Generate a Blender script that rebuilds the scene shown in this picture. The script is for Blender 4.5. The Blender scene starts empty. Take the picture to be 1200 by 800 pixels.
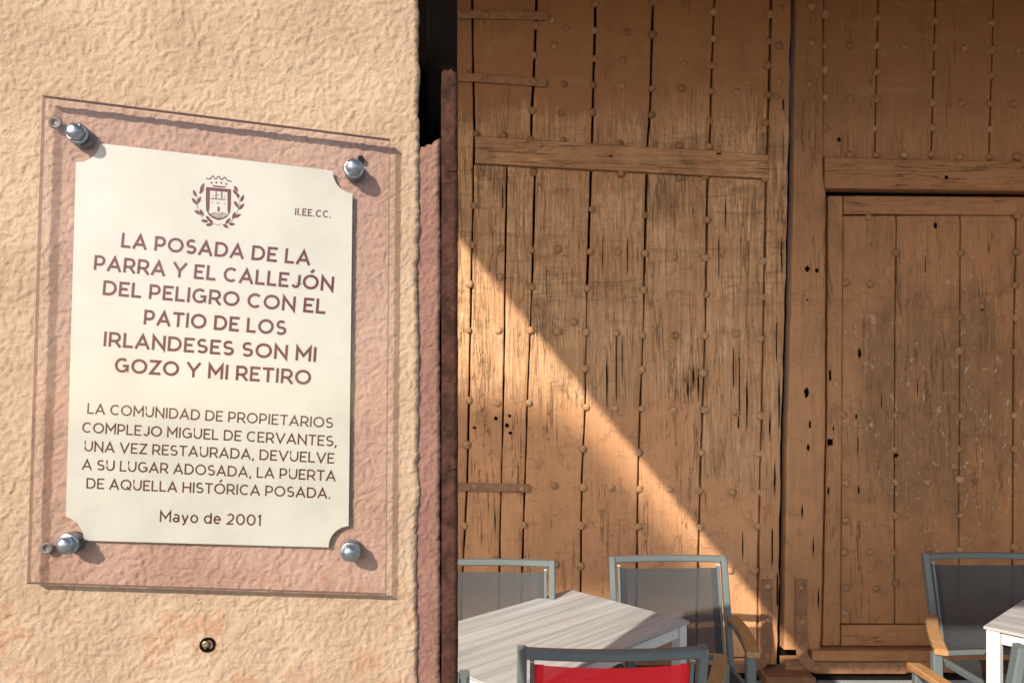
import bpy, math, random
import numpy as np
from mathutils import Vector, Matrix, noise as mn
random.seed(7)
R = math.radians
sc = bpy.context.scene
col = sc.collection

# ------------------------------------------------------------ camera, light, exposure
FPX, CX, CY, EYE = 770.0, 600.0, 480.0, 1.6      # focal length, centre and horizon in photo pixels
cam = bpy.data.objects.new('camera', bpy.data.cameras.new('camera'))
col.objects.link(cam)
cam.data.sensor_width = 36; cam.data.lens = FPX/1200*36
cam.data.shift_y = 80/1200
cam.data.clip_start = .02; cam.data.clip_end = 500
cam.location = (0, 0, EYE); cam.rotation_euler = (R(90), 0, 0)
sc.camera = cam
SUN = Vector((-.66, -1.0, .68))                   # direction towards the sun
elev = math.atan2(SUN.z, math.hypot(SUN.x, SUN.y))
w = bpy.data.worlds.new('World'); sc.world = w; w.use_nodes = True
nt = w.node_tree
sky = nt.nodes.new('ShaderNodeTexSky'); sky.sky_type = 'NISHITA'; sky.sun_disc = False
sky.sun_elevation = elev; sky.sun_rotation = math.atan2(SUN.x, SUN.y) % (2*math.pi)
nt.links.new(sky.outputs[0], nt.nodes['Background'].inputs[0])
nt.nodes['Background'].inputs[1].default_value = .15
sl = bpy.data.lights.new('sun', 'SUN'); sl.energy = 5; sl.angle = R(.5); sl.color = (1, .93, .82)
so = bpy.data.objects.new('sun', sl); col.objects.link(so)
so.rotation_euler = SUN.to_track_quat('Z', 'Y').to_euler()
sc.view_settings.view_transform = 'Standard'; sc.view_settings.look = 'None'
sc.view_settings.exposure = .5; sc.view_settings.gamma = 1

# ------------------------------------------------------------ object helpers
def mesh(name, vs, fs, mat=None, smooth=False):
    m = bpy.data.meshes.new(name)
    m.from_pydata([tuple(v) for v in vs], [], fs)
    if mat: m.materials.append(mat)
    if smooth: m.polygons.foreach_set('use_smooth', [True]*len(m.polygons))
    m.update(); return m
def obj(name, vs, fs, mat, parent=None, smooth=False, kind=None, label=None):
    off = Vector((0, 0, 0)) if parent is None else world_loc(parent)
    o = bpy.data.objects.new(name, mesh(name, [Vector(v)-off for v in vs], fs, mat, smooth))
    col.objects.link(o); o.parent = parent
    if kind: o['kind'] = kind
    if label: o['label'] = label
    return o
def world_loc(o):
    l = Vector((0, 0, 0))
    while o is not None: l += o.location; o = o.parent
    return l
def thing(name, label, cat, loc=(0, 0, 0), rz=0, group=None):
    o = bpy.data.objects.new(name, None); col.objects.link(o)
    o.empty_display_size = .1
    o.location = loc; o.rotation_euler = (0, 0, rz)
    tag(o, label, cat, group); return o
def tag(o, label, cat, group=None):
    o['label'] = label; o['category'] = cat
    if group: o['group'] = group
class MB:
    def __init__(s): s.v = []; s.f = []
    def add(s, vs, fs):
        n = len(s.v); s.v += [tuple(v) for v in vs]; s.f += [tuple(i+n for i in f) for f in fs]
    def box(s, c, d, b=0.0, M=None):
        x, y, z = [k/2 for k in d]; b = min(b, x*.49, y*.49, z*.49)
        if b <= 0:
            vs = [(sx*x, sy*y, sz*z) for sx in (-1, 1) for sy in (-1, 1) for sz in (-1, 1)]
            fs = [(0,1,3,2),(4,6,7,5),(0,4,5,1),(2,3,7,6),(0,2,6,4),(1,5,7,3)]
        else:
            ring = lambda X, Y, Z, c: [(X-c,-Y,Z),(X,-Y+c,Z),(X,Y-c,Z),(X-c,Y,Z),(-X+c,Y,Z),(-X,Y-c,Z),(-X,-Y+c,Z),(-X+c,-Y,Z)]
            vs = ring(x-b, y-b, -z, b*.4)+ring(x, y, -z+b, b)+ring(x, y, z-b, b)+ring(x-b, y-b, z, b*.4)
            fs = [tuple(range(7, -1, -1)), tuple(range(24, 32))]
            for k in range(3):
                for i in range(8): j = (i+1) % 8; fs.append((k*8+i, k*8+j, k*8+8+j, k*8+8+i))
        vs = [Vector(v) for v in vs]
        if M is not None: vs = [M @ v for v in vs]
        s.add([v+Vector(c) for v in vs], fs)
    def bar(s, a, b_, wx, wy, up=(0, 0, 1), bev=.003):
        a = Vector(a); b_ = Vector(b_); d = b_-a; L = d.length; d.normalize()
        u = Vector(up)
        if abs(u.dot(d)) > .95: u = Vector((0, 1, 0))
        x = u.cross(d).normalized(); y = d.cross(x).normalized()
        M = Matrix((x, y, d)).transposed()
        s.box((a+b_)/2, (wx, wy, L), bev, M)
    def sweep(s, pts, wx, wy, up=(0, 0, 1), close=True):
        """rectangular section with small chamfers swept along pts"""
        n = len(pts); P = [Vector(p) for p in pts]; base = len(s.v); c = min(wx, wy)*.18; up = Vector(up)
        sec = [(-wx/2+c,-wy/2),(wx/2-c,-wy/2),(wx/2,-wy/2+c),(wx/2,wy/2-c),(wx/2-c,wy/2),(-wx/2+c,wy/2),(-wx/2,wy/2-c),(-wx/2,-wy/2+c)]
        vs = []
        for i in range(n):
            d = (P[min(i+1, n-1)]-P[max(i-1, 0)]).normalized()
            x = d.cross(up).normalized(); y = x.cross(d).normalized()
            vs += [P[i]+x*a+y*b for a, b in sec]
        fs = [tuple(range(7, -1, -1)), tuple((n-1)*8+k for k in range(8))]
        for i in range(n-1):
            for k in range(8): j = (k+1) % 8; fs.append((i*8+k, i*8+j, i*8+8+j, i*8+8+k))
        s.add(vs, fs)
    def build(s, name, mat, parent=None, smooth=False, **kw): return obj(name, s.v, s.f, mat, parent, smooth, **kw)
def local_obj(name, mb, mat, parent, smooth=False, label=None):
    o = bpy.data.objects.new(name, mesh(name, mb.v, mb.f, mat, smooth)); col.objects.link(o); o.parent = parent
    if label: o['label'] = label
    return o
def ext(poly, y0, y1):
    """extrude an XZ outline between depths y0 (front) and y1"""
    n = len(poly); vs = [(x, y0, z) for x, z in poly]+[(x, y1, z) for x, z in poly]
    fs = [tuple(range(n)), tuple(range(2*n-1, n-1, -1))]+[(i, i+n, (i+1) % n+n, (i+1) % n) for i in range(n)]
    return vs, fs

# ------------------------------------------------------------ material helpers
class N:
    def __init__(s, name):
        s.m = bpy.data.materials.new(name); s.m.use_nodes = True; s.t = s.m.node_tree
        s.b = s.t.nodes['Principled BSDF']; s.out = s.t.nodes['Material Output']
        s.geo = s.t.nodes.new('ShaderNodeNewGeometry'); s.pos = s.geo.outputs['Position']
    def put(s, sock, v):
        if hasattr(v, 'is_output'): s.t.links.new(v, sock)
        elif isinstance(v, (tuple, list)) and len(v) == 3 and sock.type == 'RGBA': sock.default_value = (*v, 1)
        else: sock.default_value = v
    def math(s, op, a, b=0.0, c=0.0, clamp=False):
        n = s.t.nodes.new('ShaderNodeMath'); n.operation = op; n.use_clamp = clamp
        for i, v in enumerate((a, b, c)): s.put(n.inputs[i], v)
        return n.outputs[0]
    def map(s, v, a, b, c=0.0, d=1.0, smooth=True):
        n = s.t.nodes.new('ShaderNodeMapRange'); n.interpolation_type = 'SMOOTHSTEP' if smooth else 'LINEAR'
        for i, x in enumerate((v, a, b, c, d)): s.put(n.inputs[i], x)
        return n.outputs[0]
    def vec(s, v, sc_=(1, 1, 1), loc=(0, 0, 0), rot=(0, 0, 0)):
        n = s.t.nodes.new('ShaderNodeMapping'); s.put(n.inputs[0], v)
        n.inputs['Scale'].default_value = sc_; n.inputs['Location'].default_value = loc; n.inputs['Rotation'].default_value = rot
        return n.outputs[0]
    def noise(s, v, scale=1.0, detail=4, rough=.55, dist=0.0, col_=False):
        n = s.t.nodes.new('ShaderNodeTexNoise'); s.put(n.inputs['Vector'], v)
        n.inputs['Scale'].default_value = scale; n.inputs['Detail'].default_value = detail
        n.inputs['Roughness'].default_value = rough; n.inputs['Distortion'].default_value = dist
        return n.outputs[1 if col_ else 0]
    def voro(s, v, scale, feat='F1', out=0):
        n = s.t.nodes.new('ShaderNodeTexVoronoi'); n.feature = feat; s.put(n.inputs['Vector'], v); n.inputs['Scale'].default_value = scale
        return n.outputs[out]
    def mix(s, f, a, b, mode='MIX'):
        n = s.t.nodes.new('ShaderNodeMix'); n.data_type = 'RGBA'; n.blend_type = mode
        s.put(n.inputs[0], f); s.put(n.inputs[6], a); s.put(n.inputs[7], b); return n.outputs[2]
    def xyz(s, v):
        n = s.t.nodes.new('ShaderNodeSeparateXYZ'); s.put(n.inputs[0], v); return n.outputs
    def rnd(s):
        return s.t.nodes.new('ShaderNodeObjectInfo').outputs['Random']
    def bump(s, h, dist, strength=1.0, normal=None):
        n = s.t.nodes.new('ShaderNodeBump'); s.put(n.inputs['Height'], h); n.inputs['Distance'].default_value = dist
        n.inputs['Strength'].default_value = strength
        if normal is not None: s.put(n.inputs['Normal'], normal)
        return n.outputs[0]
    def fin(s, color, rough=.7, normal=None, metal=0.0, spec=.5):
        s.put(s.b.inputs['Base Color'], color); s.put(s.b.inputs['Roughness'], rough); s.put(s.b.inputs['Metallic'], metal)
        s.b.inputs['Specular IOR Level'].default_value = spec
        if normal is not None: s.put(s.b.inputs['Normal'], normal)
        return s.m

def wood_mat(name, weather=1.0, stain=0.0, hue=(.385, .170, .074), across=False):
    V = lambda k: (k, 1, 1) if across else (1, 1, k)
    n = N(name); p = n.pos; X, Y, Z = n.xyz(p); rnd = n.rnd()
    shift = n.t.nodes.new('ShaderNodeVectorMath'); shift.operation = 'ADD'; n.put(shift.inputs[0], p)
    cmb = n.t.nodes.new('ShaderNodeCombineXYZ'); n.put(cmb.inputs[2], n.math('MULTIPLY', rnd, 9.0)); n.put(cmb.inputs[0], n.math('MULTIPLY', rnd, 1.3))
    n.put(shift.inputs[1], cmb.outputs[0]); q = shift.outputs[0]
    g1 = n.noise(n.vec(q, V(.045)), 75, 7, .68, .6)          # long grain
    g2 = n.noise(n.vec(q, V(.10)), 150, 4, .7, .2)
    g3 = n.noise(n.vec(q, V(.055)), 26, 5, .6, .9)
    fis = n.map(n.math('ABSOLUTE', n.math('SUBTRACT', g3, .5)), .0, .022, 1, 0)   # splits along the grain
    big = n.noise(p, 1.5, 5, .6); med = n.noise(p, 5.5, 6, .65); hor = n.noise(n.vec(p, (.16, 1, 1)), 17, 6, .7, .5)
    fine = n.noise(p, 60, 5, .6)
    # where the paint has gone
    chipq = n.noise(p, 3.0, 5, .6)
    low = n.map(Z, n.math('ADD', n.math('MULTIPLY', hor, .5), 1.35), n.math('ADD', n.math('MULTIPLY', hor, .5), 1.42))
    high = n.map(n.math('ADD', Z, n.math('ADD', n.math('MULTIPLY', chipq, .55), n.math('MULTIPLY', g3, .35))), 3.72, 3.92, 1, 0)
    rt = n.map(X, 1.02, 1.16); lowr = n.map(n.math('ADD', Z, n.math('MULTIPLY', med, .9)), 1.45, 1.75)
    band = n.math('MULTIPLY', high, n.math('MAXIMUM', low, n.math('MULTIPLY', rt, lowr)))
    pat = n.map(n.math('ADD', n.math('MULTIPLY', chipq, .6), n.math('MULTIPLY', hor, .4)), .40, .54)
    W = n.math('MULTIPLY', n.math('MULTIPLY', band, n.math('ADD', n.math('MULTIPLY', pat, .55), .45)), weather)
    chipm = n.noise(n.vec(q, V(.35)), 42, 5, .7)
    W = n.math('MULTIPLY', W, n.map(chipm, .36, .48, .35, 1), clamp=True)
    bounce_tone = tuple(min(1,h*k) for h, k in zip(hue, (1.50, 1.68, 1.80)))
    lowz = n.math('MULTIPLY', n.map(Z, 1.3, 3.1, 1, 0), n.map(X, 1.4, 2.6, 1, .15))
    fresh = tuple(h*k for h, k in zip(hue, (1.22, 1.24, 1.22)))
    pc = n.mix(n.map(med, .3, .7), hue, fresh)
    pc = n.mix(lowz, pc, n.mix(n.map(med, .3, .7), bounce_tone, tuple(min(1,f*1.1) for f in bounce_tone)))  # paler low on the left: floor bounce light put into the colour
    pc = n.mix(n.map(Z, 2.4, 3.8), pc, tuple(h*k for h, k in zip(hue, (.78, .80, .72))))  # upper boards darkened: shade under the overhang put into the colour
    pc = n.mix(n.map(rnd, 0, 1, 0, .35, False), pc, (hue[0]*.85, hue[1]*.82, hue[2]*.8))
    pc = n.mix(n.math('MULTIPLY', n.map(hor, .52, .72), .35), pc, (.40, .22, .115))
    pc = n.mix(n.math('MULTIPLY', n.map(g1, .56, .72), .15), pc, (.14, .065, .032))
    sp = n.map(n.voro(n.vec(q, (1, 1, .5)), 38), .10, .05)
    dust = n.map(n.noise(p, 9, 4, .7), .56, .68)
    pc = n.mix(n.math('MULTIPLY', n.math('MULTIPLY', sp, dust), .55), pc, (.52, .36, .22))
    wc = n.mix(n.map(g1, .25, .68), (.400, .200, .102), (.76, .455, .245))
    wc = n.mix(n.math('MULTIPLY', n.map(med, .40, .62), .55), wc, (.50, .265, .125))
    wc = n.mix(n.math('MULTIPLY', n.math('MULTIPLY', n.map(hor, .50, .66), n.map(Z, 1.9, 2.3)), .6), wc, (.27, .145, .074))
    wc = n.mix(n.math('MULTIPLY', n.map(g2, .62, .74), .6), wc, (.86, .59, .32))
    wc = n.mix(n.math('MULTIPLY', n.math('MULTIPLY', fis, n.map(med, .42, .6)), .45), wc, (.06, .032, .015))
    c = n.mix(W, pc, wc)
    h = n.math('ADD', n.math('MULTIPLY', n.math('SUBTRACT', n.math('MULTIPLY', g1, 1.35), n.math('MULTIPLY', fis, .6)), n.math('ADD', W, .22)),
               n.math('ADD', n.math('MULTIPLY', fine, .10), n.math('MULTIPLY', n.math('SUBTRACT', 1.0, W), n.math('ADD', .25, n.math('MULTIPLY', sp, .18)))))
    ledge = n.math('MULTIPLY', n.map(n.noise(n.vec(p, (.30, 1, 1), (2, 0, 7)), 13, 5, .66, .4), .60, .62), n.map(Z, 2.3, 2.7, 1, .25))
    h = n.math('ADD', h, n.math('ADD', n.math('MULTIPLY', hor, .35), n.math('MULTIPLY', ledge, .38)))
    fl1 = n.map(n.noise(n.vec(q, (1, 1, .6) if not across else (.6, 1, 1)), 15, 6, .66, .3), .575, .60)
    fl2 = n.map(n.noise(n.vec(p, (.45, 1, 1)), 20, 5, .68, .5), .62, .65)
    flake = n.math('MULTIPLY', n.math('ADD', n.math('MULTIPLY', fl1, .27), n.math('MULTIPLY', fl2, .30)), n.math('SUBTRACT', 1.0, n.math('MULTIPLY', W, .5)))
    h = n.math('ADD', h, flake)
    calm = n.map(n.math('ADD', Z, n.math('MULTIPLY', med, .5)), 3.35, 3.85, 1, .35)
    cr = n.math('MULTIPLY', n.map(n.math('ABSOLUTE', n.math('SUBTRACT', g3, .47)), .0, .010, 1, 0), n.map(n.noise(n.vec(q, V(.25)), 7, 3, .6), .52, .62))
    h = n.math('SUBTRACT', h, n.math('MULTIPLY', cr, .9))
    c = n.mix(n.math('MULTIPLY', n.math('MULTIPLY', cr, calm), .75), c, (.030, .014, .007))
    c = n.mix(n.math('MULTIPLY', n.math('MULTIPLY', fl2, n.map(med, .45, .6)), .22), c, (.46, .31, .17))
    c = n.mix(n.math('MULTIPLY', n.math('MULTIPLY', fl1, n.map(big, .45, .6)), .30), c, (.17, .085, .04))
    if stain > 0:
        # rubbed grey patch and chalky scuffs round the wicket's middle
        dx = n.math('DIVIDE', n.math('SUBTRACT', X, 2.55), .62); dz = n.math('DIVIDE', n.math('SUBTRACT', Z, 1.62), .85)
        r2 = n.math('ADD', n.math('MULTIPLY', dx, dx), n.math('MULTIPLY', dz, dz))
        bl = n.math('ADD', n.math('MULTIPLY', n.math('SUBTRACT', 1.0, r2), .30), n.math('ADD', n.math('MULTIPLY', n.noise(n.vec(p, (1.6, 1, .55), (3, 0, 1)), 4.5, 9, .75), .75), n.math('ADD', n.math('MULTIPLY', n.rnd(), .12), n.math('MULTIPLY', n.noise(p, 2.0, 2, .5), .2))))
        sm = n.math('MULTIPLY', n.map(bl, .60, .74), stain)
        c = n.mix(n.math('MULTIPLY', n.math('MULTIPLY', sm, n.map(chipm, .3, .6, .45, 1)), .55), c, n.mix(g1, (.085, .052, .027), (.20, .125, .065)))
        ch = n.noise(n.vec(p, (1, 1, .55), (1, 0, 4)), 16, 6, .75, 1.2)
        zone = n.map(r2, .35, 1.9, 1, 0)
        cm = n.math('MULTIPLY', n.math('MULTIPLY', n.map(ch, .585, .63), n.map(n.noise(p, 75, 3, .7), .42, .56)), zone)
        c = n.mix(n.math('MULTIPLY', cm, .85), c, (.60, .50, .33))
    st = n.math('MULTIPLY', n.map(n.noise(n.vec(p, (1.3, 1, .7), (5, 0, 2)), 2.6, 7, .68), .54, .66), n.map(n.math('ABSOLUTE', n.math('SUBTRACT', Z, 2.35)), .5, 1.1, 1, .3))
    c = n.mix(n.math('MULTIPLY', st, .40), c, (.115, .066, .032))
    mottle = n.map(n.noise(n.vec(p, (1, 1, .3)), 9, 3, .6), .35, .7)
    c = n.mix(n.math('MULTIPLY', n.map(mottle, .3, .9), .10), c, (.10, .055, .03))  # faint random dark mottling
    return n.fin(c, n.map(W, 0, 1, .58, .85), n.bump(n.math('MULTIPLY', h, calm), .0058, .9), spec=.35)

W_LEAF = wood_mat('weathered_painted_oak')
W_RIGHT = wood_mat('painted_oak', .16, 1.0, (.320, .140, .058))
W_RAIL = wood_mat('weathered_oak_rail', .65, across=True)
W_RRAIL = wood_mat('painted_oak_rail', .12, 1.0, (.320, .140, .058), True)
def stud_mat():
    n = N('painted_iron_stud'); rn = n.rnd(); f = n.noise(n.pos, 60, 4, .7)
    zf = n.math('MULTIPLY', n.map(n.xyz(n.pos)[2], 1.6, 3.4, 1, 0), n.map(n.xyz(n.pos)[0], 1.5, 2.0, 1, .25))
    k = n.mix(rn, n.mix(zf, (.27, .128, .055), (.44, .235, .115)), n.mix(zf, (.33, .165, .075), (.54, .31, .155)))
    k = n.mix(n.math('MULTIPLY', n.map(n.math('FRACT', n.math('MULTIPLY', rn, 7.3)), .84, .9), .4), k, (.46, .32, .20))
    k = n.mix(n.math('MULTIPLY', n.map(n.math('FRACT', n.math('MULTIPLY', rn, 13.7)), .80, .88), .4), k, (.14, .07, .035))
    k = n.mix(n.math('MULTIPLY', n.map(f, .5, .62), .6), k, (.13, .065, .035))
    return n.fin(k, .6, n.bump(f, .004, .8), spec=.35)
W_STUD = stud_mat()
def flat(name, c, rough=.6, metal=0.0, spec=.5, var=.15, scale=30):
    n = N(name); f = n.noise(n.pos, scale, 4, .6)
    k = n.mix(n.map(f, .3, .7), tuple(x*(1-var) for x in c), tuple(min(1, x*(1+var)) for x in c))
    return n.fin(k, rough, n.bump(f, .0006, .5), metal, spec)
DARK = flat('shade_black_timber', (.010, .006, .004), .95, spec=.1)  # near-black, so gaps and hollows behind the boards read as shade
W_IRON = flat('painted_iron_strap', (.27, .128, .062), .5, var=.22, scale=22)
HOLE_SHADE = flat('hollow_shade', (.006, .004, .003), 1, spec=0)

# stucco
def stucco(name, ca, cb, cc, bd=.0022, stain=.8):
    n = N(name); p = n.pos
    f = n.noise(p, 260, 4, .65); m = n.noise(p, 9, 5, .6); b = n.noise(p, 3.5, 4, .6)
    Z = n.xyz(p)[2]
    k = n.mix(n.map(m, .35, .65), ca, cb)
    worn = n.map(n.math('ADD', n.noise(n.vec(p, (1, 1, 1.3), (2, 1, 0)), 13, 7, .72), n.map(Z, 1.1, 1.55, .12, -.14, False)), .50, .62)
    k = n.mix(n.math('MULTIPLY', worn, stain), k, cc)
    gr = n.noise(p, 620, 3, .7)
    k = n.mix(n.math('MULTIPLY', n.map(gr, .60, .74), .35), k, tuple(x*.5 for x in ca))
    k = n.mix(n.math('MULTIPLY', n.map(n.noise(n.vec(p, (1, 1, .5), (4, 1, 0)), 5, 6, .7), .50, .72), .35), k, tuple(x*y for x, y in zip(cb, (1.12, 1.12, 1.15))))
    k = n.mix(n.math('MULTIPLY', n.map(f, .5, .7), .12), k, (.50, .38, .25))
    return n.fin(k, .92, n.bump(n.math('ADD', f, n.math('MULTIPLY', n.noise(p, 420, 3, .6), .4)), bd, .7), spec=.15)
STUC = stucco('yellow_stucco', (.330, .226, .154), (.395, .282, .196), (.335, .190, .112))
PINK = stucco('pink_stucco', (.185, .092, .072), (.235, .125, .10), (.16, .08, .065), .002, .4)
HOUSE = stucco('ochre_render', (.45, .29, .16), (.50, .34, .20), (.40, .26, .17), .003)

# ------------------------------------------------------------ the ground
n = N('stone_paving'); pv = n.mix(n.map(n.noise(n.pos, 6, 6, .65), .3, .7), (.26, .28, .285), (.34, .36, .36))
pv = n.mix(n.math('MULTIPLY', n.map(n.noise(n.pos, 90, 3, .7), .55, .7), .4), pv, (.26, .26, .26))
pv = n.mix(n.map(n.rnd(), 0, 1, 0, .25, False), pv, (.34, .33, .31))
PAVE = n.fin(pv, .75, n.bump(n.noise(n.pos, 45, 5, .6), .002, .6), spec=.3)
GROUT = flat('paving_joint', (.16, .15, .14), .95)
obj('ground', [(-150, -150, -.012), (150, -150, -.012), (150, 150, -.012), (-150, 150, -.012)], [(0, 1, 2, 3)], GROUT, kind='structure')
pav = bpy.data.objects.new('pavement', None); col.objects.link(pav); pav['kind'] = 'structure'
slab_mb = MB(); slab_mb.box((0, 0, -.02), (.594, .394, .04), .004)
slab_me = mesh('slab', slab_mb.v, slab_mb.f, PAVE)
for j in range(-9, 10):
    for i in range(-7, 9):
        o = bpy.data.objects.new('slab', slab_me); col.objects.link(o); o.parent = pav
        o.location = (i*.6+(j % 2)*.3, 3.70+(j-9)*.4, random.uniform(-.001, .001))

# ------------------------------------------------------------ the great door (plane Y = YD)
YD = 3.92
def D(px, py, y=YD): return ((px-CX)/FPX*YD, y, EYE-(py-CY)/FPX*YD)
def interp(poly, y):
    if not isinstance(poly, (list, tuple)): return poly
    if y <= poly[0][1]: return poly[0][0]
    for (x0, y0), (x1, y1) in zip(poly, poly[1:]):
        if y <= y1: return x0+(x1-x0)*(y-y0)/(y1-y0)
    return poly[-1][0]
SEED = [0]
def plank(name, parent, mat, L, Rr, tl, tr, bl, br, front=0.0, thick=.045, gap=1.3, jit=.55, ch=.8, endgap=.8, rows=None):
    """a board whose long edges follow old, slightly uneven joints; ch, gap, jit in photo pixels"""
    SEED[0] += 1; s = SEED[0]*7.31
    H = max(bl-tl, br-tr); nr = rows or max(3, int(H/14)); yf = YD-front; yb = yf+thick
    tilt = random.uniform(-.0025, .0025)
    vs = []; fs = []
    for i in range(nr+1):
        t = i/nr
        yl = tl+(bl-tl)*t+(endgap if i == 0 else -endgap if i == nr else 0)
        yr = tr+(br-tr)*t+(endgap if i == 0 else -endgap if i == nr else 0)
        gp = interp(gap, yl) if isinstance(gap, list) else gap*(1+.55*mn.noise(Vector((s+2, yl*.011, 1))))
        xl = interp(L, yl)+gp+jit*(mn.noise(Vector((s, yl*.05, 0)))+.6*mn.noise(Vector((s, yl*.23, 3))))
        xr = interp(Rr, yr)-gp+jit*(mn.noise(Vector((s+5, yr*.05, 0)))+.6*mn.noise(Vector((s+5, yr*.23, 3))))
        e = ch if i in (0, nr) else 0; f = .004 if i in (0, nr) else 0
        d = .0012*mn.noise(Vector((s+9, yl*.02, 0)))
        fl, fr = yf-tilt+d+f, yf+tilt+d+f
        vs += [D(xl, yl, yb), D(xl, yl, fl+.005), D(xl+ch, yl, fl+.0012), D(xl+ch*2.2, yl, fl),
               D(xr-ch*2.2, yr, fr), D(xr-ch, yr, fr+.0012), D(xr, yr, fr+.005), D(xr, yr, yb)]
    for i in range(nr):
        for k in range(7): a = i*8+k; fs.append((a, a+8, a+9, a+1))
    fs.append(tuple(range(8))); fs.append(tuple(nr*8+k for k in range(7, -1, -1)))
    return obj(name, vs, fs, mat, parent)
def hplank(name, parent, mat, x0, x1, t0, t1, b0, b1, front=0.0, thick=.045, jit=.6, ch=.8, cols=None):
    """the same for a rail lying across"""
    SEED[0] += 1; s = SEED[0]*5.17; nc = cols or max(3, int((x1-x0)/16)); yf = YD-front; yb = yf+thick
    vs = []; fs = []
    for i in range(nc+1):
        t = i/nc; x = x0+(x1-x0)*t
        a = t0+(t1-t0)*t+jit*(mn.noise(Vector((s, x*.05, 0)))+.5*mn.noise(Vector((s, x*.2, 0))))
        b = b0+(b1-b0)*t+jit*(mn.noise(Vector((s+4, x*.05, 0)))+.5*mn.noise(Vector((s+4, x*.2, 0))))
        f = .004 if i in (0, nc) else 0
        vs += [D(x, a, yb), D(x, a, yf+.005+f), D(x, a+ch, yf+.0012+f), D(x, a+ch*2.2, yf+f),
               D(x, b-ch*2.2, yf+f), D(x, b-ch, yf+.0012+f), D(x, b, yf+.005+f), D(x, b, yb)]
    for i in range(nc):
        for k in range(7): a = i*8+k; fs.append((a, a+1, a+9, a+8))
    fs.append(tuple(range(7, -1, -1))); fs.append(tuple(nc*8+k for k in range(8)))
    return obj(name, vs, fs, mat, parent)

leafA = thing('studded_door_leaf', 'weathered studded wooden door leaf on the left, bare grain and a sunlit triangle', 'door', (.6, YD, 0))
leafB = thing('studded_door_leaf', 'smoother painted door leaf on the right that holds the small wicket door', 'door', (3.0, YD, 0))
A, B = leafA, leafB
railT = lambda x: 161+(x-557)*21/342
railB = lambda x: 192+(x-557)*18/340
J0 = [(553, 0), (556, 165), (555, 190), (551, 400), (548, 560), (541, 700)]
J1 = [(629, 0), (625, 100), (622, 160), (627, 195), (622, 380), (618, 475), (614, 600), (610, 760)]
J1m = [(594, 190), (592, 330), (590, 470), (586, 620), (584, 760)]
J2 = [(698, 0), (694, 165), (693, 200), (688, 342)]
J2m = [(704, 343), (703, 477)]
J2l = [(684, 477), (682, 560), (680, 760)]
J2c = [(698, 0), (694, 165), (693, 200), (688, 345), (686, 480), (682, 560), (680, 770)]
G2 = [(1.6, 200), (1.6, 334), (.5, 350), (.7, 440), (1.0, 520), (1.1, 770)]
J3 = [(766, 0), (762, 135), (759, 170), (758, 205), (754, 380), (750, 480), (748, 560), (745, 760)]
J4 = [(837, 0), (832, 160), (830, 208), (827, 380), (824, 480), (821, 560), (817, 760)]
J5 = [(904, 0), (900, 170), (898, 210), (893, 480), (889, 640), (888, 780)]
JE = [(927.6, 0), (924, 200), (919.6, 380), (915.4, 520), (911.2, 780)]
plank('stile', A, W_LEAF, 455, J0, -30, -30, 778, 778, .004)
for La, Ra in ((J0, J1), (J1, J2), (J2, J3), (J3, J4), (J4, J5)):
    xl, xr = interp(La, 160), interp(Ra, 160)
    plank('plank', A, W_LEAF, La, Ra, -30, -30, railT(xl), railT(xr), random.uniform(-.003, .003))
hplank('rail', A, W_RAIL, 557, 899, 161, 182, 192, 210, .020, .055)
B_ = 770
def lower(La, Ra, t, b, **k):
    xl, xr = interp(La, t), interp(Ra, t)
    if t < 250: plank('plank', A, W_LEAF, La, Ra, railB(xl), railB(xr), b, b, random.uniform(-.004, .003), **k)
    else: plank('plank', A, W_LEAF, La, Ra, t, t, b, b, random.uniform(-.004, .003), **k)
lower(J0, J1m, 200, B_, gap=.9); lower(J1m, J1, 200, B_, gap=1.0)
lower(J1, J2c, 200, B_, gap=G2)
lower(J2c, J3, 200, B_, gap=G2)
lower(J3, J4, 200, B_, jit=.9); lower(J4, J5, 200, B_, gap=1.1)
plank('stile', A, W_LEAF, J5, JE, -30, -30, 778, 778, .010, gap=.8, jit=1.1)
hplank('bottom_rail', A, W_LEAF, 470, 886, 772, 772, 788, 788, -.004)
obj('shade_backing_board', *ext([(D(450, 0)[0], D(0, -40)[2]), (D(926, 0)[0], D(0, -40)[2]), (D(913, 0)[0], D(0, 782)[2]), (D(450, 0)[0], D(0, 782)[2])], YD+.052, YD+.075), DARK, A)

plank('stile', B, W_RIGHT, [(930, 0), (928, 200), (924, 380), (920, 520), (916, 780)], [(963.5, 0), (963.5, 220), (967, 224), (966, 500), (961, 760)], -30, -30, 760, 760, .022, .07, gap=.8, jit=.9, ch=1.3)
K1 = [(1029.5, 0), (1025.5, 185)]; K2 = [(1097, 0), (1091.5, 185)]; K3 = [(1165, 0), (1159.5, 188)]
K0 = [(964, 0), (963, 190)]; K4 = [(1233, 0), (1228, 190)]; K5 = [(1301, 0), (1297, 190)]; K6 = [(1369, 0), (1366, 190)]
lt = lambda x: 185+(x-963)*6/237
for La, Ra in ((K0, K1), (K1, K2), (K2, K3), (K3, K4), (K4, K5), (K5, K6)):
    plank('plank', B, W_RIGHT, La, Ra, -30, -30, lt(interp(La, 180)), lt(interp(Ra, 180)), random.uniform(-.002, .002), gap=.95, jit=.35)
hplank('lintel_rail', B, W_RRAIL, 964.5, 1400, 186, 197, 222, 228, .030, .08, jit=.4)
plank('stile', B, W_RIGHT, 1367, 1400, -30, -30, 196, 196, .02)
plank('stile', B, W_RIGHT, 1296, 1400, 230, 230, 757, 757, .034, .08)
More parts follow.
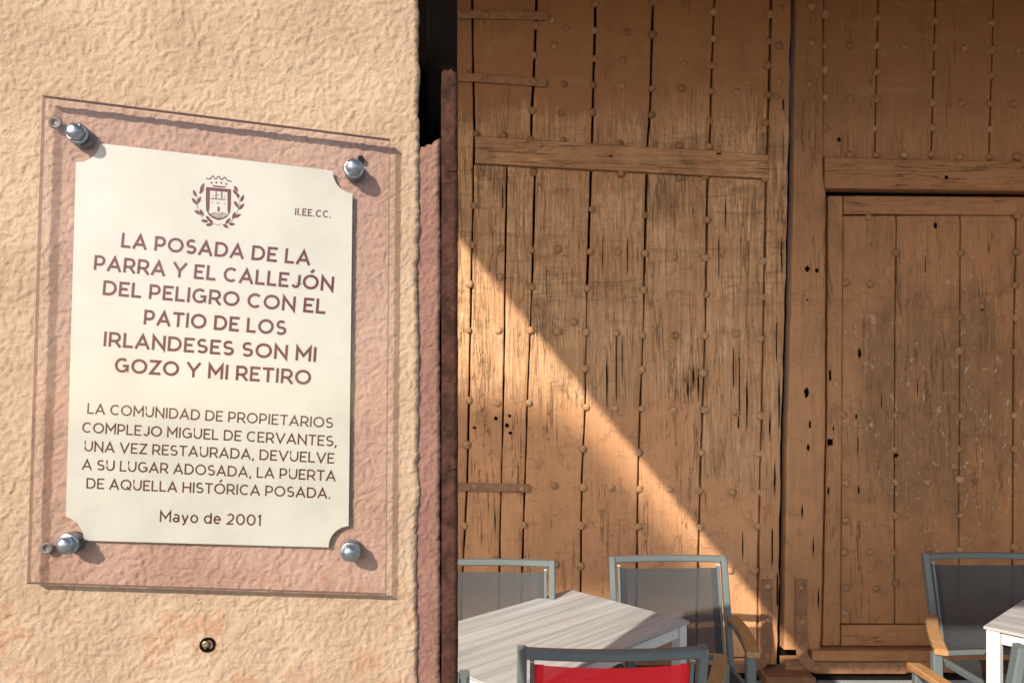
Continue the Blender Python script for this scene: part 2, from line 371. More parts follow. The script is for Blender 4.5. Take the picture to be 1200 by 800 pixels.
obj('shade_backing_board', *ext([(D(930, 0)[0], D(0, -40)[2]), (D(1400, 0)[0], D(0, -40)[2]), (D(1400, 0)[0], D(0, 784)[2]), (D(918, 0)[0], D(0, 784)[2])], YD+.082, YD+.11), DARK, B)
hplank('sill_rail', B, W_RRAIL, 948, 1400, 758.5, 758.5, 771, 771, .050, .09, jit=.3)
hplank('sill_rail', B, W_RRAIL, 918, 1400, 771.5, 771.5, 785, 785, .036, .09, jit=.3)
hplank('plinth_board', B, DARK, 946, 1400, 785.5, 785.5, 792, 793, .010, .04)
wic = bpy.data.objects.new('wicket_door', None); col.objects.link(wic); wic.parent = B
wic.location = Vector(D(968, 757))-world_loc(B)
Q0 = [(989, 250), (987, 600), (986, 740)]; Q1 = [(1052, 250), (1050, 400), (1049.5, 560), (1050, 740)]
Q2 = [(1127, 250), (1126, 480), (1125, 740)]; Q3 = [(1193, 255), (1190, 400), (1188, 740)]; Q4 = [(1262, 250), (1256, 740)]
plank('stile', wic, W_RIGHT, [(970.2, 225), (969.4, 500), (964.2, 757)], Q0, 228.5, 228.5, 757, 757, -.004, gap=.5, jit=.4)
hplank('top_rail', wic, W_RRAIL, 989.5, 1262, 229, 231, 250, 252.5, -.004, jit=.3)
for La, Ra in ((Q0, Q1), (Q1, Q2), (Q2, Q3), (Q3, Q4)):
    plank('plank', wic, W_RIGHT, La, Ra, 251.5, 251.5, 731.5, 731.5, -.008+random.uniform(-.002, .002), gap=.7, jit=.4)
hplank('bottom_rail', wic, W_RRAIL, 987, 1262, 732.5, 732, 757, 757, -.004, jit=.4)
plank('stile', wic, W_RIGHT, Q4, 1292, 230, 230, 757, 757, -.004, gap=.5)
obj('shade_backing_board', *ext([(D(966, 0)[0], D(0, 226)[2]), (D(1292, 0)[0], D(0, 226)[2]), (D(1292, 0)[0], D(0, 757)[2]), (D(962, 0)[0], D(0, 757)[2])], YD+.056, YD+.075), DARK, wic)

# iron straps
def strap(parent, pts, wpx, front):
    """flat bar following pixel points, bent at the corner"""
    P = [Vector((pt[0], pt[1], 0)) for pt in pts]; n_ = len(P); FR = [pt[2] if len(pt) > 2 else front for pt in pts]; lf = []; rt_ = []
    for i in range(n_):
        d = (P[min(i+1, n_-1)]-P[max(i-1, 0)]).normalized(); nn = Vector((-d.y, d.x, 0))*wpx/2
        lf.append(P[i]+nn); rt_.append(P[i]-nn)
    vs = []; c = .8
    for i in range(n_):
        m = (lf[i]-rt_[i]).normalized()*c
        vs += [D(lf[i].x, lf[i].y, YD-FR[i]+.008), D(lf[i].x, lf[i].y, YD-FR[i]+.002), D((lf[i]-m).x, (lf[i]-m).y, YD-FR[i]),
               D((rt_[i]+m).x, (rt_[i]+m).y, YD-FR[i]), D(rt_[i].x, rt_[i].y, YD-FR[i]+.002), D(rt_[i].x, rt_[i].y, YD-FR[i]+.008)]
    fs = [tuple(range(6)), tuple((n_-1)*6+k for k in range(5, -1, -1))]
    for i in range(n_-1):
        for k in range(5): a = i*6+k; fs.append((a, a+6, a+7, a+1))
    return obj('strap', vs, fs, W_IRON, parent)
strap(A, [(500, 18.5), (560, 18.5), (643, 20.5)], 9.5, .018); strap(A, [(500, 91), (560, 92.5), (640, 98.5)], 9.5, .018)
strap(A, [(500, 569.5), (560, 570), (620, 571.5)], 9.5, .018)
strap(A, [(897, 678), (897, 720), (897, 762), (895, 770), (889, 777), (880, 779.5), (850, 780), (700, 780)], 13, .022)
strap(B, [(936, 677, .040), (936, 720, .040), (936, 755, .040), (937, 764, .042), (939.5, 770, .046), (944, 775, .052), (950, 777.5, .056), (958, 778, .057), (1000, 778, .057), (1055, 778, .057)], 13, .057)

# studs
def dome(r=.024, h=.016):
    vs = []; fs = []; prof = [(1, 0), (.97, .35), (.72, .78), (.34, .97)]; K = 10
    for a, b in prof:
        for k in range(K): t = 2*math.pi*k/K; vs.append((r*a*math.cos(t), -h*b, r*a*math.sin(t)))
    vs.append((0, -h, 0))
    for i in range(3):
        for k in range(K): j = (k+1) % K; fs.append((i*K+k, i*K+j, i*K+K+j, i*K+K+k))
    for k in range(K): fs.append((3*K+k, 3*K+(k+1) % K, 4*K))
    return mesh('stud', vs, fs, W_STUD, True)
STUD = dome()
STUDS = [(571,19),(624,20),(647,24),(564,27),(663,34),(627,30),(626,65),(650,54),(697,4),(697,36),(697,69),(734,38),(730,71),(695,100),(661,99),(729,101),(764,104),(765,41),(765,3),(569,94),(626,97),(545,86),(624,130),(657,133),(694,132),(764,135),(558,157),(590,159),(622,164),(660,165),(727,168),
(836,14),(836,46),(801,75),(835,77),(834,107),(799,104),(864,109),(831,142),(831,172),(796,171),(902,17),(914,11),(900,49),(912,55),(899,77),(899,112),(912,97),(908,114),(897,144),(949,10),(949,52),(947,101),(966,17),(966,54),(966,82),(966,115),(967,150),
(996,54),(1027,22),(1027,54),(1027,85),(1027,116),(1025,151),(1026,182),(1060,55),(1059,182),(996,182),(996,116),(1095,56),(1094,86),(1092,121),(1092,150),(1091,181),(1096,25),(1130,57),(1127,121),(1124,184),(1162,27),(1162,59),(1161,89),(1159,122),(1160,152),(1159,184),(1194,60),(1187,122),(1192,184),
(555,241),(553,287),(550,333),(587,291),(587,325),(625,202),(622,293),(623,336),(654,292),(692,295),(688,338),(694,245),(724,295),(728,204),(756,252),(756,297),(753,340),(829,258),(826,302),(828,345),(791,301),(827,207),(796,209),(896,210),(894,306),(893,348),
(549,387),(584,387),(622,387),(654,388),(687,389),(672,377),(722,390),(753,393),(752,433),(752,479),(749,530),(549,469),(583,472),(620,472),(687,477),(721,478),(686,432),(547,521),(683,526),(825,393),(824,437),(826,480),(822,530),(789,481),(862,483),(891,487),(890,532),(891,397),(862,391),(791,393),
(557,569),(612,572),(544,616),(614,615),(650,569),(683,571),(681,616),(680,663),(580,655),(651,661),(716,571),(749,573),(785,573),(820,575),(748,617),(821,617),(859,577),(891,577),(888,617),(884,668),(856,668),(898,686),(936,686),
(992,566),(992,610),(991,647),(1020,647),(1048,648),(1050,683),(1028,690),(993,689),(1126,644),(1089,643),(1190,641),(1088,565),(1050,604),(1050,565),(1126,562),(1127,604),(1119,546),(898,726),(897,766),(937,726),(936,764),(880,780),(951,778),(998,778),(1045,778),(991,718),
(1194,252),(1192,295),(1191,334),(1191,372),(1127,372),(1127,296),(1051,296),(992,331),(1021,333),(1019,254),(1125,411),(1190,412),(1127,487),(1190,487),(1050,487),(989,486),(1019,489),(1125,526),(1190,526),(1050,527),(1228,60),(1228,122),(1228,182),(1256,412),(1256,300),(1256,566)]
onstrap = {(571,19),(624,20),(557,569),(612,572),(569,94),(626,97),(880,780),(898,686),(898,726),(897,766)}
onB = {(936,686),(937,726),(936,764),(951,778),(998,778),(1045,778)}
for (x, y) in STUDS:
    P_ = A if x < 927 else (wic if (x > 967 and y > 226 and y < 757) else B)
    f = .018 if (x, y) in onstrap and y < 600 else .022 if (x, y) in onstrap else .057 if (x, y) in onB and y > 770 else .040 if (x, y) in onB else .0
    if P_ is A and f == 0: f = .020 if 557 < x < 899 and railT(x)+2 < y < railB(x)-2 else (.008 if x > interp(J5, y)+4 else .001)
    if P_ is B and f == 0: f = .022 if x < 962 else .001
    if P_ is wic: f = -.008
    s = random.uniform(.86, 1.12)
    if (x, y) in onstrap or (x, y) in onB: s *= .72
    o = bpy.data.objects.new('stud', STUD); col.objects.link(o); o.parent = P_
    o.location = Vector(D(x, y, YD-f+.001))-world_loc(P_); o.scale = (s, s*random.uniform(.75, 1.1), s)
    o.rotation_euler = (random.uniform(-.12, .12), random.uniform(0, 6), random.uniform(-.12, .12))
# knot and nail holes: near-black discs with a raised lip, hollow shade put into the colour
def hole(parent, x, y, rx, ry, front):
    rx *= .9
    K = 9; vs = []; fs = []
    for r_, d in ((1.25, 0), (1.0, -.0012), (.8, .0)):
        for k in range(K):
            t = 2*math.pi*k/K; q = 1+.25*math.sin(k*2.7+x)
            vs.append(D(x+rx*r_*q*math.cos(t), y+ry*r_*q*math.sin(t), YD-front+d-.0004))
    vs.append(D(x, y, YD-front-.0006))
    for i in range(2):
        for k in range(K): j = (k+1) % K; fs.append((i*K+k, i*K+j, i*K+K+j, i*K+K+k))
    for k in range(K): fs.append((2*K+k, 2*K+(k+1) % K, 3*K))
    o = obj('hole', vs, fs, HOLE_SHADE, parent); return o
for (x, y, a, b) in ((1097, 264, 2, 3), (1008, 414, 1.7, 4.5), (1051, 533, 2.4, 2.4), (1004, 488, 1, 2.6), (1152, 363, 1.2, 1.2), (1007, 574, .8, 4)): hole(wic, x, y, a, b, -.0065)
for (x, y, a, b) in ((973, 518, 3.2, 3.8), (973, 440, 1.4, 6), (971, 575, 1.2, 4), (977, 502, .9, 2)): hole(wic, x, y, a, b, -.0025)
for (x, y, a, b) in ((944, 316, 2.5, 3), (955, 318, 1.8, 2.2), (943, 460, 2.4, 5), (947, 497, 1.2, 4), (945, 524, 1.4, 3.4), (944, 352, 1, 1.2), (951, 640, .7, 9), (938, 598, .8, 7), (957, 700, .8, 10)): hole(B, x, y, a, b, .0235)
hole(B, 983, 164, 2, 2.2, .0025); hole(B, 1105, 210, 2, 2, .031)
for (x, y, a, b) in ((581, 490, 2, 2), (594, 498, 2, 2), (598, 507, 2, 1.5), (556, 501, 2.2, 1), (597, 487, 1.6, 1.4), (865, 495, .9, 6), (917, 124, .8, 6), (841, 182, 3, .8), (715, 185, 2.2, .8), (892, 262, .6, .9)): hole(A, x, y, a, b, .0245 if y < 200 and x < 890 else .0125 if x > 900 else .0062)

for (x, y, a, b) in ((722, 432, .6, 38), (711, 445, .8, 26), (729, 420, .5, 24), (866, 452, .6, 34), (875, 470, .8, 26), (812, 442, .9, 12), (818, 452, .8, 15), (859, 430, .6, 22), (806, 455, .7, 9),
                     (640, 330, .4, 16), (735, 300, .5, 20), (706, 300, .4, 18), (842, 300, .5, 22), (589, 232, .5, 12), (607, 560, .5, 16), (580, 610, .5, 12), (850, 250, .5, 16), (870, 640, .6, 14)): hole(A, x, y, a, b, .0052)
for (x, y, a, b) in ((907, 560, .9, 16), (912, 470, .8, 26), (904, 640, .8, 20), (909, 400, .6, 22), (901, 500, .7, 12), (910, 690, .9, 18), (915, 300, .6, 18)): hole(A, x, y, a, b, .0125)
for (x, y, a, b) in ((1006, 520, .5, 10), (1034, 470, .5, 8), (1085, 310, .5, 9), (1160, 290, .4, 6), (1076, 455, .5, 8)): hole(wic, x, y, a, b, -.0070)
th = thing('threshold_stone', 'worn brown stone block under the meeting of the two door leaves', 'threshold', (1.6, YD, 0))
mb = MB(); x0, x1 = D(888, 0)[0], D(943, 0)[0]; mb.box(((x0+x1)/2, YD-.05, .033), (x1-x0, .20, .064), .006); mb.build('block', W_IRON, th)
sl_ = obj('door_sill', *ext([(-2.2, 0), (5.4, 0), (5.4, .02), (-2.2, .02)], YD-.02, YD+.4), DARK, kind='structure')

# gateway masonry: walls, plus an unseen overhang and side wall added to darken the door
gw = thing('gateway_wall', 'ochre rendered gateway wall framing the great studded door, with an overhang added for shade', 'wall', (0, YD+.2, 0))
def wallbox(a, b, name='wall_face', mat=HOUSE, par=gw):
    mb = MB(); mb.box([(p+q)/2 for p, q in zip(a, b)], [q-p for p, q in zip(a, b)], .01); return mb.build(name, mat, par)
wallbox((-6, 3.35, 0), (-.85, 4.5, 6.5)); wallbox((4.08, 2.05, 0), (9, 4.5, 6.5), 'shade_reveal')
wallbox((-.848, 2.05, 4.13), (4.078, 4.5, 6.49), 'shade_overhang')

# ------------------------------------------------------------ the near pier with the plaque
TH = R(8.0); Y0 = .7986; ct, st = math.cos(TH), math.sin(TH)
U = Vector((ct, st, 0)); NF = Vector((st, -ct, 0)); O = Vector((-.0646, Y0+math.tan(TH)*-.0646, 0))   # O: right end of the pier
def ray(px, py, off=0.0):
    """point of the wall plane (pushed forward by off) seen at a photo pixel"""
    d = Vector(((px-CX)/FPX, 1, -(py-CY)/FPX)); e = Vector((0, 0, EYE)); p0 = O+NF*off
    t = (p0-e).dot(NF)/d.dot(NF); return e+d*t
def uv(px, py, off=0.0):
    p = ray(px, py, off)-O; return p.dot(U), p.z
def P(u, z, off=0.0): return O+U*u+Vector((0, 0, z))+NF*off
u490 = uv(490, 400)[0]; u516 = uv(516.5, 400)[0]; uL = -.515; HT = 2.105
pier = thing('stucco_pier', 'rough yellow stucco wall end holding the glass plaque, close to the camera', 'wall', tuple(P(-.3, 0, -.12)))
def relief(name, u0, u1, z0, z1, mat, off, seed, amp, step=.0012, edge=0.0, parent=pier, slope=0.0, jag=0.0):
    nu = max(2, int((u1-u0)/step)); nz = max(2, int((z1-z0)/step))
    us = np.linspace(u0, u1, nu); zs = np.linspace(z0, z1, nz)
    rng = np.random.default_rng(seed)
    def vn(a, b, fu, fz, sd):      # smooth value noise
        r_ = np.random.default_rng(sd).random((int(fz*(z1-z0))+4, int(fu*(u1-u0))+4))
        x = (a-u0)*fu; y = (b-z0)*fz; xi = x.astype(int); yi = y.astype(int); fx = x-xi; fy = y-yi
        fx = fx*fx*(3-2*fx); fy = fy*fy*(3-2*fy)
        return (r_[yi, xi]*(1-fx)*(1-fy)+r_[yi, xi+1]*fx*(1-fy)+r_[yi+1, xi]*(1-fx)*fy+r_[yi+1, xi+1]*fx*fy)-.5
    Ug, Zg = np.meshgrid(us, zs)
    wu = vn(Ug, Zg, 90, 90, seed+1)*.007; wz = vn(Ug, Zg, 90, 90, seed+2)*.007
    a = np.clip(Ug+wu, u0, u1); b = np.clip(Zg+wz, z0, z1)
    h = vn(a, b, 145, 150, seed+3)*.8+vn(a, b, 230, 225, seed+4)*1.9+vn(a, b, 70, 70, seed+5)*.4+vn(a, b, 12, 12, seed+6)*.5+vn(a, b, 400, 400, seed+7)*.5
    h = np.clip(h, -1.2, 1.3)*amp
    eu = np.zeros_like(Ug)
    if edge:
        e = vn(np.full_like(Ug, u0), Zg, 1, 30, seed+8)*1.6+vn(np.full_like(Ug, u0), Zg, 1, 110, seed+9)*.9+vn(np.full_like(Ug, u0), Zg, 1, 300, seed+10)*.5
        w_ = np.clip((Ug-(u1-.02))/.02, 0, 1); eu = e*edge*w_
        h = h-np.clip((Ug-(u1-.006))/.006, 0, 1)**2*.004
    uu = Ug+eu; o0 = off+h
    if slope or jag: Zg = Zg+((Zg-z0)/(z1-z0))**8*(slope*(Ug-u0)+jag*(vn(Ug, np.full_like(Zg, z0), 260, 1, seed+12)+vn(Ug, np.full_like(Zg, z0), 90, 1, seed+13)))
    base = np.array(O); Un = np.array(U); Nn = np.array(NF)
    co = base+uu[..., None]*Un+o0[..., None]*Nn; co[..., 2] += Zg
    co = co.reshape(-1, 3)-np.array(world_loc(parent))
    # folded back edge on the right-hand side
    back = (base+(uu[:, -1])[:, None]*Un+(off-.02)*Nn); back[:, 2] += zs; back = back-np.array(world_loc(parent))
    co = np.vstack([co, back])
    idx = np.arange(nu*nz).reshape(nz, nu)
    f = np.stack([idx[:-1, :-1], idx[:-1, 1:], idx[1:, 1:], idx[1:, :-1]], -1).reshape(-1, 4)
    bi = nu*nz+np.arange(nz)
    f2 = np.stack([idx[:-1, -1], bi[:-1], bi[1:], idx[1:, -1]], -1)
    f = np.vstack([f, f2])
    m = bpy.data.meshes.new(name); m.vertices.add(len(co)); m.vertices.foreach_set('co', co.ravel())
    m.loops.add(f.size); m.loops.foreach_set('vertex_index', f.ravel().astype(np.int32))
    m.polygons.add(len(f)); m.polygons.foreach_set('loop_start', np.arange(0, f.size, 4, dtype=np.int32))
    m.polygons.foreach_set('loop_total', np.full(len(f), 4, dtype=np.int32))
    m.polygons.foreach_set('use_smooth', np.ones(len(f), dtype=bool))
    m.update(calc_edges=True); m.validate(); m.materials.append(mat)
    o = bpy.data.objects.new(name, m); col.objects.link(o); o.parent = parent; return o
relief('stucco_face', uL, u490, .9, HT, STUC, 0, 11, .00085, edge=.0022)
def pbox(name, ua, ub, oa, ob, za, zb, mat, parent=pier, bev=.002):
    mb = MB(); c = (P(ua, 0, oa)+P(ub, 0, ob))/2; M = Matrix((U, NF, Vector((0, 0, 1)))).transposed()
    mb.box((c.x, c.y, (za+zb)/2), (ub-ua, ob-oa, zb-za), bev, M); return mb.build(name, mat, parent)
pbox('masonry_core', uL, u490-.004, -.24, -.012, 0, HT-.002, HOUSE)
pbox('plinth', uL-.004, u490-.002, -.244, -.001, 0, .898, STUC)
zC = EYE-(182-CY)/FPX*.79          # top of the pink strip, below the hollow that stands for shadow
relief('pink_strip', u490-.004, u516, .9, zC, PINK, -.0055, 21, .0008, edge=.0012, slope=.75, jag=.006)
pbox('strip_core', u490-.0035, u516-.001, -.24, -.012, 0, zC-.004, HOUSE)
pbox('shadow_board', u490-.0035, u516, -.238, -.17, zC-.05, 2.42, DARK)  # near-black back of an added hollow, standing for shadow above the strip
jamb = thing('timber_jamb', 'narrow red-brown timber jamb with iron nails at the right end of the stucco pier', 'door jamb', tuple(P(-.01, 0, -.1)))
zJ = EYE-(84-CY)/FPX*.79
WJ = flat('maroon_timber', (.050, .021, .014), .9, var=.45, scale=55, spec=.15)
# the jamb: a rough post whose face wanders
vs = []; fs = []; nz = 60
for i in range(nz+1):
    z = zJ*i/nz; k = mn.noise(Vector((0, z*9, 5)))*.0012; 
    for (u_, o_) in ((u516+.0016, -.20), (u516+.0016+k*.3, -.014), (u516+.004+k*.3, -.0095+k), (-.002, -.0085+k*1.5), (0, -.011), (-.0002, -.20)):
        q = P(u_, z, o_); vs.append((q.x, q.y, q.z))
for i in range(nz):
    for k in range(5): a = i*6+k; fs.append((a, a+1, a+7, a+6))
fs.append(tuple(nz*6+k for k in range(6)))
obj('post', vs, fs, WJ, jamb)
relief('worn_face', u516+.0012, .0003, .9, zJ+.004, WJ, -.0062, 41, .00055, edge=.0005, parent=jamb, jag=.004)
pbox('shadow_head', u490+.012, uv(536, 100, -.125)[0], -.235, -.125, zJ-.3, 2.42, DARK, jamb)  # near-black piece standing for the shadow above the post
for py in (197, 362, 446, 549):      # hammered staples
    z_ = uv(528, py)[1]; M = Matrix((U, NF, Vector((0, 0, 1)))).transposed(); a_ = random.uniform(-.3, .3)
    mb = MB(); q = P(-.0075, z_, -.0072); mb.box(q, (.011, .004, .0035), .0014, M @ Matrix.Rotation(a_, 3, 'Y')); mb.box(P(-.012, z_+.002, -.0075), (.004, .005, .005), .0018, M)
    mb.build('staple', WJ, jamb)
    mb = MB(); mb.box(P(-.0075, z_-.0035, -.0083), (.012, .0006, .0022), 0, M @ Matrix.Rotation(a_-.2, 3, 'Y')); mb.build('crack_shade', HOLE_SHADE, jamb)

# screw plug below the plaque
CHROME = flat('worn_chrome', (.34, .36, .39), .30, 1.0, var=.1, scale=200)
ZINC = flat('dull_zinc', (.13, .115, .10), .6, .3, var=.3, scale=200)
BRASS = flat('tarnished_brass', (.30, .24, .12), .4, 1.0, var=.3, scale=300)
def lathe(center, axis, prof, K, name, mat, parent, smooth=True, xdir=None):
    ax = Vector(axis).normalized(); x = (xdir or U).normalized(); y = ax.cross(x).normalized(); vs = []; fs = []
    c = Vector(center)
    for r_, h in prof:
        for k in range(K): t = 2*math.pi*k/K; vs.append(c+ax*h+x*(r_*math.cos(t))+y*(r_*math.sin(t)))
    for i in range(len(prof)-1):
        for k in range(K): j = (k+1) % K; fs.append((i*K+k, i*K+j, i*K+K+j, i*K+K+k))
    fs.append(tuple((len(prof)-1)*K+k for k in range(K)))
    return obj(name, vs, fs, mat, parent, smooth)
sp_ = thing('wall_plug', 'small tarnished screw plug sunk in the stucco under the glass plaque', 'wall plug', tuple(ray(243, 755)))
q = ray(243, 755, .0006)
lathe(q, NF, [(.0085, -.004), (.0085, .0012), (.0062, .0016), (.0058, -.001), (.0001, -.0012)], 14, 'socket_shade', HOLE_SHADE, sp_)
lathe(q+U*-.0015+Vector((0, 0, .001)), NF, [(.0045, -.001), (.0045, .0018), (.003, .003), (.0012, .0022)], 9, 'screw', BRASS, sp_)

# glass plaque
GOFF = .0155; GT = .009; PB = GOFF-GT-.0012
quad = [(48, 110.5), (457, 162), (452.5, 697), (30, 684)]
corner = [uv(x, y, GOFF) for x, y in quad]
pq = thing('glass_plaque', 'clear glass plaque with cream printed panel and dark red lettering on the stucco wall', 'plaque', tuple(ray(240, 690)))
n = N('plaque_glass'); t = n.t; tr = t.nodes.new('ShaderNodeBsdfTransparent'); tr.inputs[0].default_value = (.972, .942, .960, 1)
gl = t.nodes.new('ShaderNodeBsdfGlossy'); gl.inputs['Roughness'].default_value = .04
fr = t.nodes.new('ShaderNodeLayerWeight'); fr.inputs[0].default_value = .5
fc = n.math('ADD', .018, n.math('MULTIPLY', n.math('POWER', fr.outputs['Facing'], 4.0), .7))
mx = t.nodes.new('ShaderNodeMixShader'); t.links.new(fc, mx.inputs[0]); t.links.new(tr.outputs[0], mx.inputs[1]); t.links.new(gl.outputs[0], mx.inputs[2])
df = t.nodes.new('ShaderNodeBsdfDiffuse'); df.inputs[0].default_value = (.75, .72, .66, 1); m2 = t.nodes.new('ShaderNodeMixShader')
dust = n.math('MULTIPLY', n.math('MULTIPLY', n.map(n.noise(n.pos, 9, 6, .7), .42, .72), n.map(n.noise(n.vec(n.pos, (1, 1, .35), (0, 0, 2)), 60, 5, .7), .3, .7, .4, 1)), .025)
n.put(m2.inputs[0], dust); t.links.new(mx.outputs[0], m2.inputs[1]); t.links.new(df.outputs[0], m2.inputs[2]); n.put(gl.inputs['Roughness'], n.map(n.noise(n.pos, 20, 5, .7), .4, .7, .03, .16))
t.links.new(m2.outputs[0], n.out.inputs[0]); GLASS = n.m
n = N('glass_edge'); t = n.t; tr = t.nodes.new('ShaderNodeBsdfTransparent'); tr.inputs[0].default_value = (.75, .62, .55, 1)
gl = t.nodes.new('ShaderNodeBsdfPrincipled'); gl.inputs['Base Color'].default_value = (.55, .42, .36, 1); gl.inputs['Roughness'].default_value = .25
mx = t.nodes.new('ShaderNodeMixShader'); mx.inputs[0].default_value = .45; t.links.new(tr.outputs[0], mx.inputs[1]); t.links.new(gl.outputs[0], mx.inputs[2])
t.links.new(mx.outputs[0], n.out.inputs[0]); GEDGE = n.m
def loop(off, inset=0):
    c = Vector((sum(a for a, b in corner)/4, sum(b for a, b in corner)/4)); out = []
    for a, b in corner:
        sx = 1 if a > c.x else -1; sz = 1 if b > c.y else -1
        out.append(P(a-sx*inset, b-sz*inset, off))
    return out
vs = loop(GOFF-GT)+loop(GOFF-.0012)+loop(GOFF, .0012)
plate = obj('glass_plate', vs, [(0, 1, 2, 3), (8, 11, 10, 9)], GLASS, pq)
n = N('dense_glass_edge'); SEDGE = n.fin((.16, .09, .075), .35)  # top and bottom edges made dark and opaque to cast the band below
for i in range(4):
    j = (i+1) % 4
    obj('polished_edge' if i in (1, 3) else 'shadow_edge', [vs[i], vs[j], vs[i+4], vs[j+4], vs[i+8], vs[j+8]], [(0, 2, 3, 1), (2, 4, 5, 3)], GEDGE if i in (1, 3) else SEDGE, pq)

def PX(x, y, off=PB+.0004): return ray(x, y, off)
n = N('cream_print'); p = n.pos; c1 = n.mix(n.map(n.noise(p, 14, 5, .6), .35, .65), (.425, .455, .355), (.475, .505, .40))
c1 = n.mix(n.math('MULTIPLY', n.map(n.noise(p, 55, 5, .75), .58, .75), .30), c1, (.36, .375, .275))
c1 = n.mix(n.math('MULTIPLY', n.map(n.noise(p, 5, 3, .5), .5, .7), .4), c1, (.53, .56, .46))
CREAM = n.fin(c1, .28, n.bump(n.noise(p, 30, 3, .5), .0004, .3), spec=.5)
n = N('red_print'); p = n.pos; fa = n.map(n.noise(p, 260, 4, .7), .62, .74)
RED = n.fin(n.mix(n.math('MULTIPLY', fa, .15), (.085, .005, .003), (.28, .17, .13)), .3)
n = N('brown_print'); fa = n.map(n.noise(n.pos, 260, 4, .7), .60, .74)
BRN = n.fin(n.mix(n.math('MULTIPLY', fa, .2), (.070, .020, .013), (.28, .20, .15)), .3)
pan = []
def arc(p0, p1, c, nseg=9):
    a0 = math.atan2(p0[1]-c[1], p0[0]-c[0]); a1 = math.atan2(p1[1]-c[1], p1[0]-c[0]); da = (a1-a0+math.pi) % (2*math.pi)-math.pi
    r0 = math.dist(p0, c); r1 = math.dist(p1, c)
    return [(c[0]+(r0+(r1-r0)*k/nseg)*math.cos(a0+da*k/nseg), c[1]+(r0+(r1-r0)*k/nseg)*math.sin(a0+da*k/nseg)) for k in range(nseg+1)]
pan += arc((89, 190), (118, 168), (92, 162)); pan += arc((390, 200), (413, 227), (416, 200))
pan += arc((408.5, 616), (385, 641), (409, 642)); pan += arc((98, 633), (77, 605), (72, 634))
front = [PX(x, y, PB+.0003) for x, y in pan]; backp = [p_-NF*.0004 for p_ in front]
K = len(pan); obj('cream_panel', front+backp, [tuple(range(K-1, -1, -1))]+[(i, (i+1) % K, (i+1) % K+K, i+K) for i in range(K)], CREAM, pq)

# ---- lettering: geometric sans capitals drawn as mitred strokes
def cu(cx, cy, rx, ry, a0, a1, k=14): return [(cx+rx*math.cos(R(a0+(a1-a0)*i/k)), cy+ry*math.sin(R(a0+(a1-a0)*i/k))) for i in range(k+1)]
G = {
 'A': (.86, [[(0, 0), (.5, 1), (1, 0)], [(.17, .27), (.83, .27)]]),
 'C': (.83, [cu(.56, .5, .56, .5, 48, 312, 24)]),
 'D': (.82, [[(0, 0), (0, 1), (.42, 1)]+cu(.42, .5, .58, .5, 85, -85, 18)+[(.42, 0), (0, 0)]]),
 'E': (.62, [[(1, 1), (0, 1), (0, 0), (1, 0)], [(0, .51), (.9, .51)]]),
 'G': (.86, [cu(.52, .5, .52, .5, 50, 330, 26)+[(1, .2), (1, .46), (.58, .46)]]),
 'H': (.78, [[(0, 0), (0, 1)], [(1, 0), (1, 1)], [(0, .5), (1, .5)]]),
 'I': (.16, [[(.5, 0), (.5, 1)]]),
 'J': (.58, [[(1, 1), (1, .32)]+cu(.5, .32, .5, .32, 0, -150, 12)]),
 'L': (.58, [[(0, 1), (0, 0), (1, 0)]]),
 'M': (.92, [[(0, 0), (0, 1), (.5, .32), (1, 1), (1, 0)]]),
 'N': (.80, [[(0, 0), (0, 1), (1, 0), (1, 1)]]),
 'O': (.98, ['o']),
 'P': (.68, [[(0, 0), (0, 1), (.55, 1)]+cu(.55, .68, .45, .32, 85, -85, 12)+[(.55, .36), (0, .36)]]),
 'Q': (.98, ['o', [(.58, .28), (.98, -.06)]]),
 'R': (.72, [[(0, 0), (0, 1), (.55, 1)]+cu(.55, .69, .43, .31, 85, -85, 12)+[(.55, .38), (0, .38)], [(.55, .38), (1, 0)]]),
 'S': (.66, [cu(.5, .745, .46, .255, 40, 180, 12)+cu(.5, .70, .46, .21, 190, 240, 4)+cu(.5, .30, .5, .21, 60, -10, 6)+cu(.5, .255, .5, .255, -20, -150, 11)]),
 'T': (.70, [[(0, 1), (1, 1)], [(.5, 0), (.5, 1)]]),
 'U': (.77, [[(0, 1), (0, .42)]+cu(.5, .42, .5, .42, 180, 360, 16)+[(1, 1)]]),
 'V': (.86, [[(0, 1), (.5, 0), (1, 1)]]),
 'Y': (.82, [[(0, 1), (.5, .42), (1, 1)], [(.5, 0), (.5, .42)]]),
 'Z': (.68, [[(0, 1), (1, 1), (0, 0), (1, 0)]]),
 'a': (.58, [cu(.5, .52, .45, .20, 140, 0, 10)+[(.95, 0)], cu(.45, .19, .45, .19, 20, 340, 18)]),
 'y': (.60, [[(0, .72), (.5, 0)], [(1, .72), (.42, -.12), (.28, -.22), (.08, -.2)]]),
 'o': (.64, [cu(.5, .36, .5, .36, 0, 360, 24)]),
 'd': (.64, [cu(.5, .36, .5, .36, 0, 360, 24), [(1, 0), (1, 1.04)]]),
 'e': (.62, [[(.02, .38), (.97, .38)]+cu(.5, .36, .48, .36, 8, 315, 22)]),
 '2': (.62, [cu(.5, .70, .46, .30, 160, 0, 10)+[(.96, .60), (.85, .45), (0, 0), (1, 0)]]),
 '0': (.74, ['o']),
 '1': (.34, [[(0, .86), (.75, 1), (.75, 0)]]),
 '.': (.16, [[(.5, 0), (.5, .001)]]), ',': (.18, [[(.6, .03), (.35, -.16)]]), ' ': (.34, []),
}
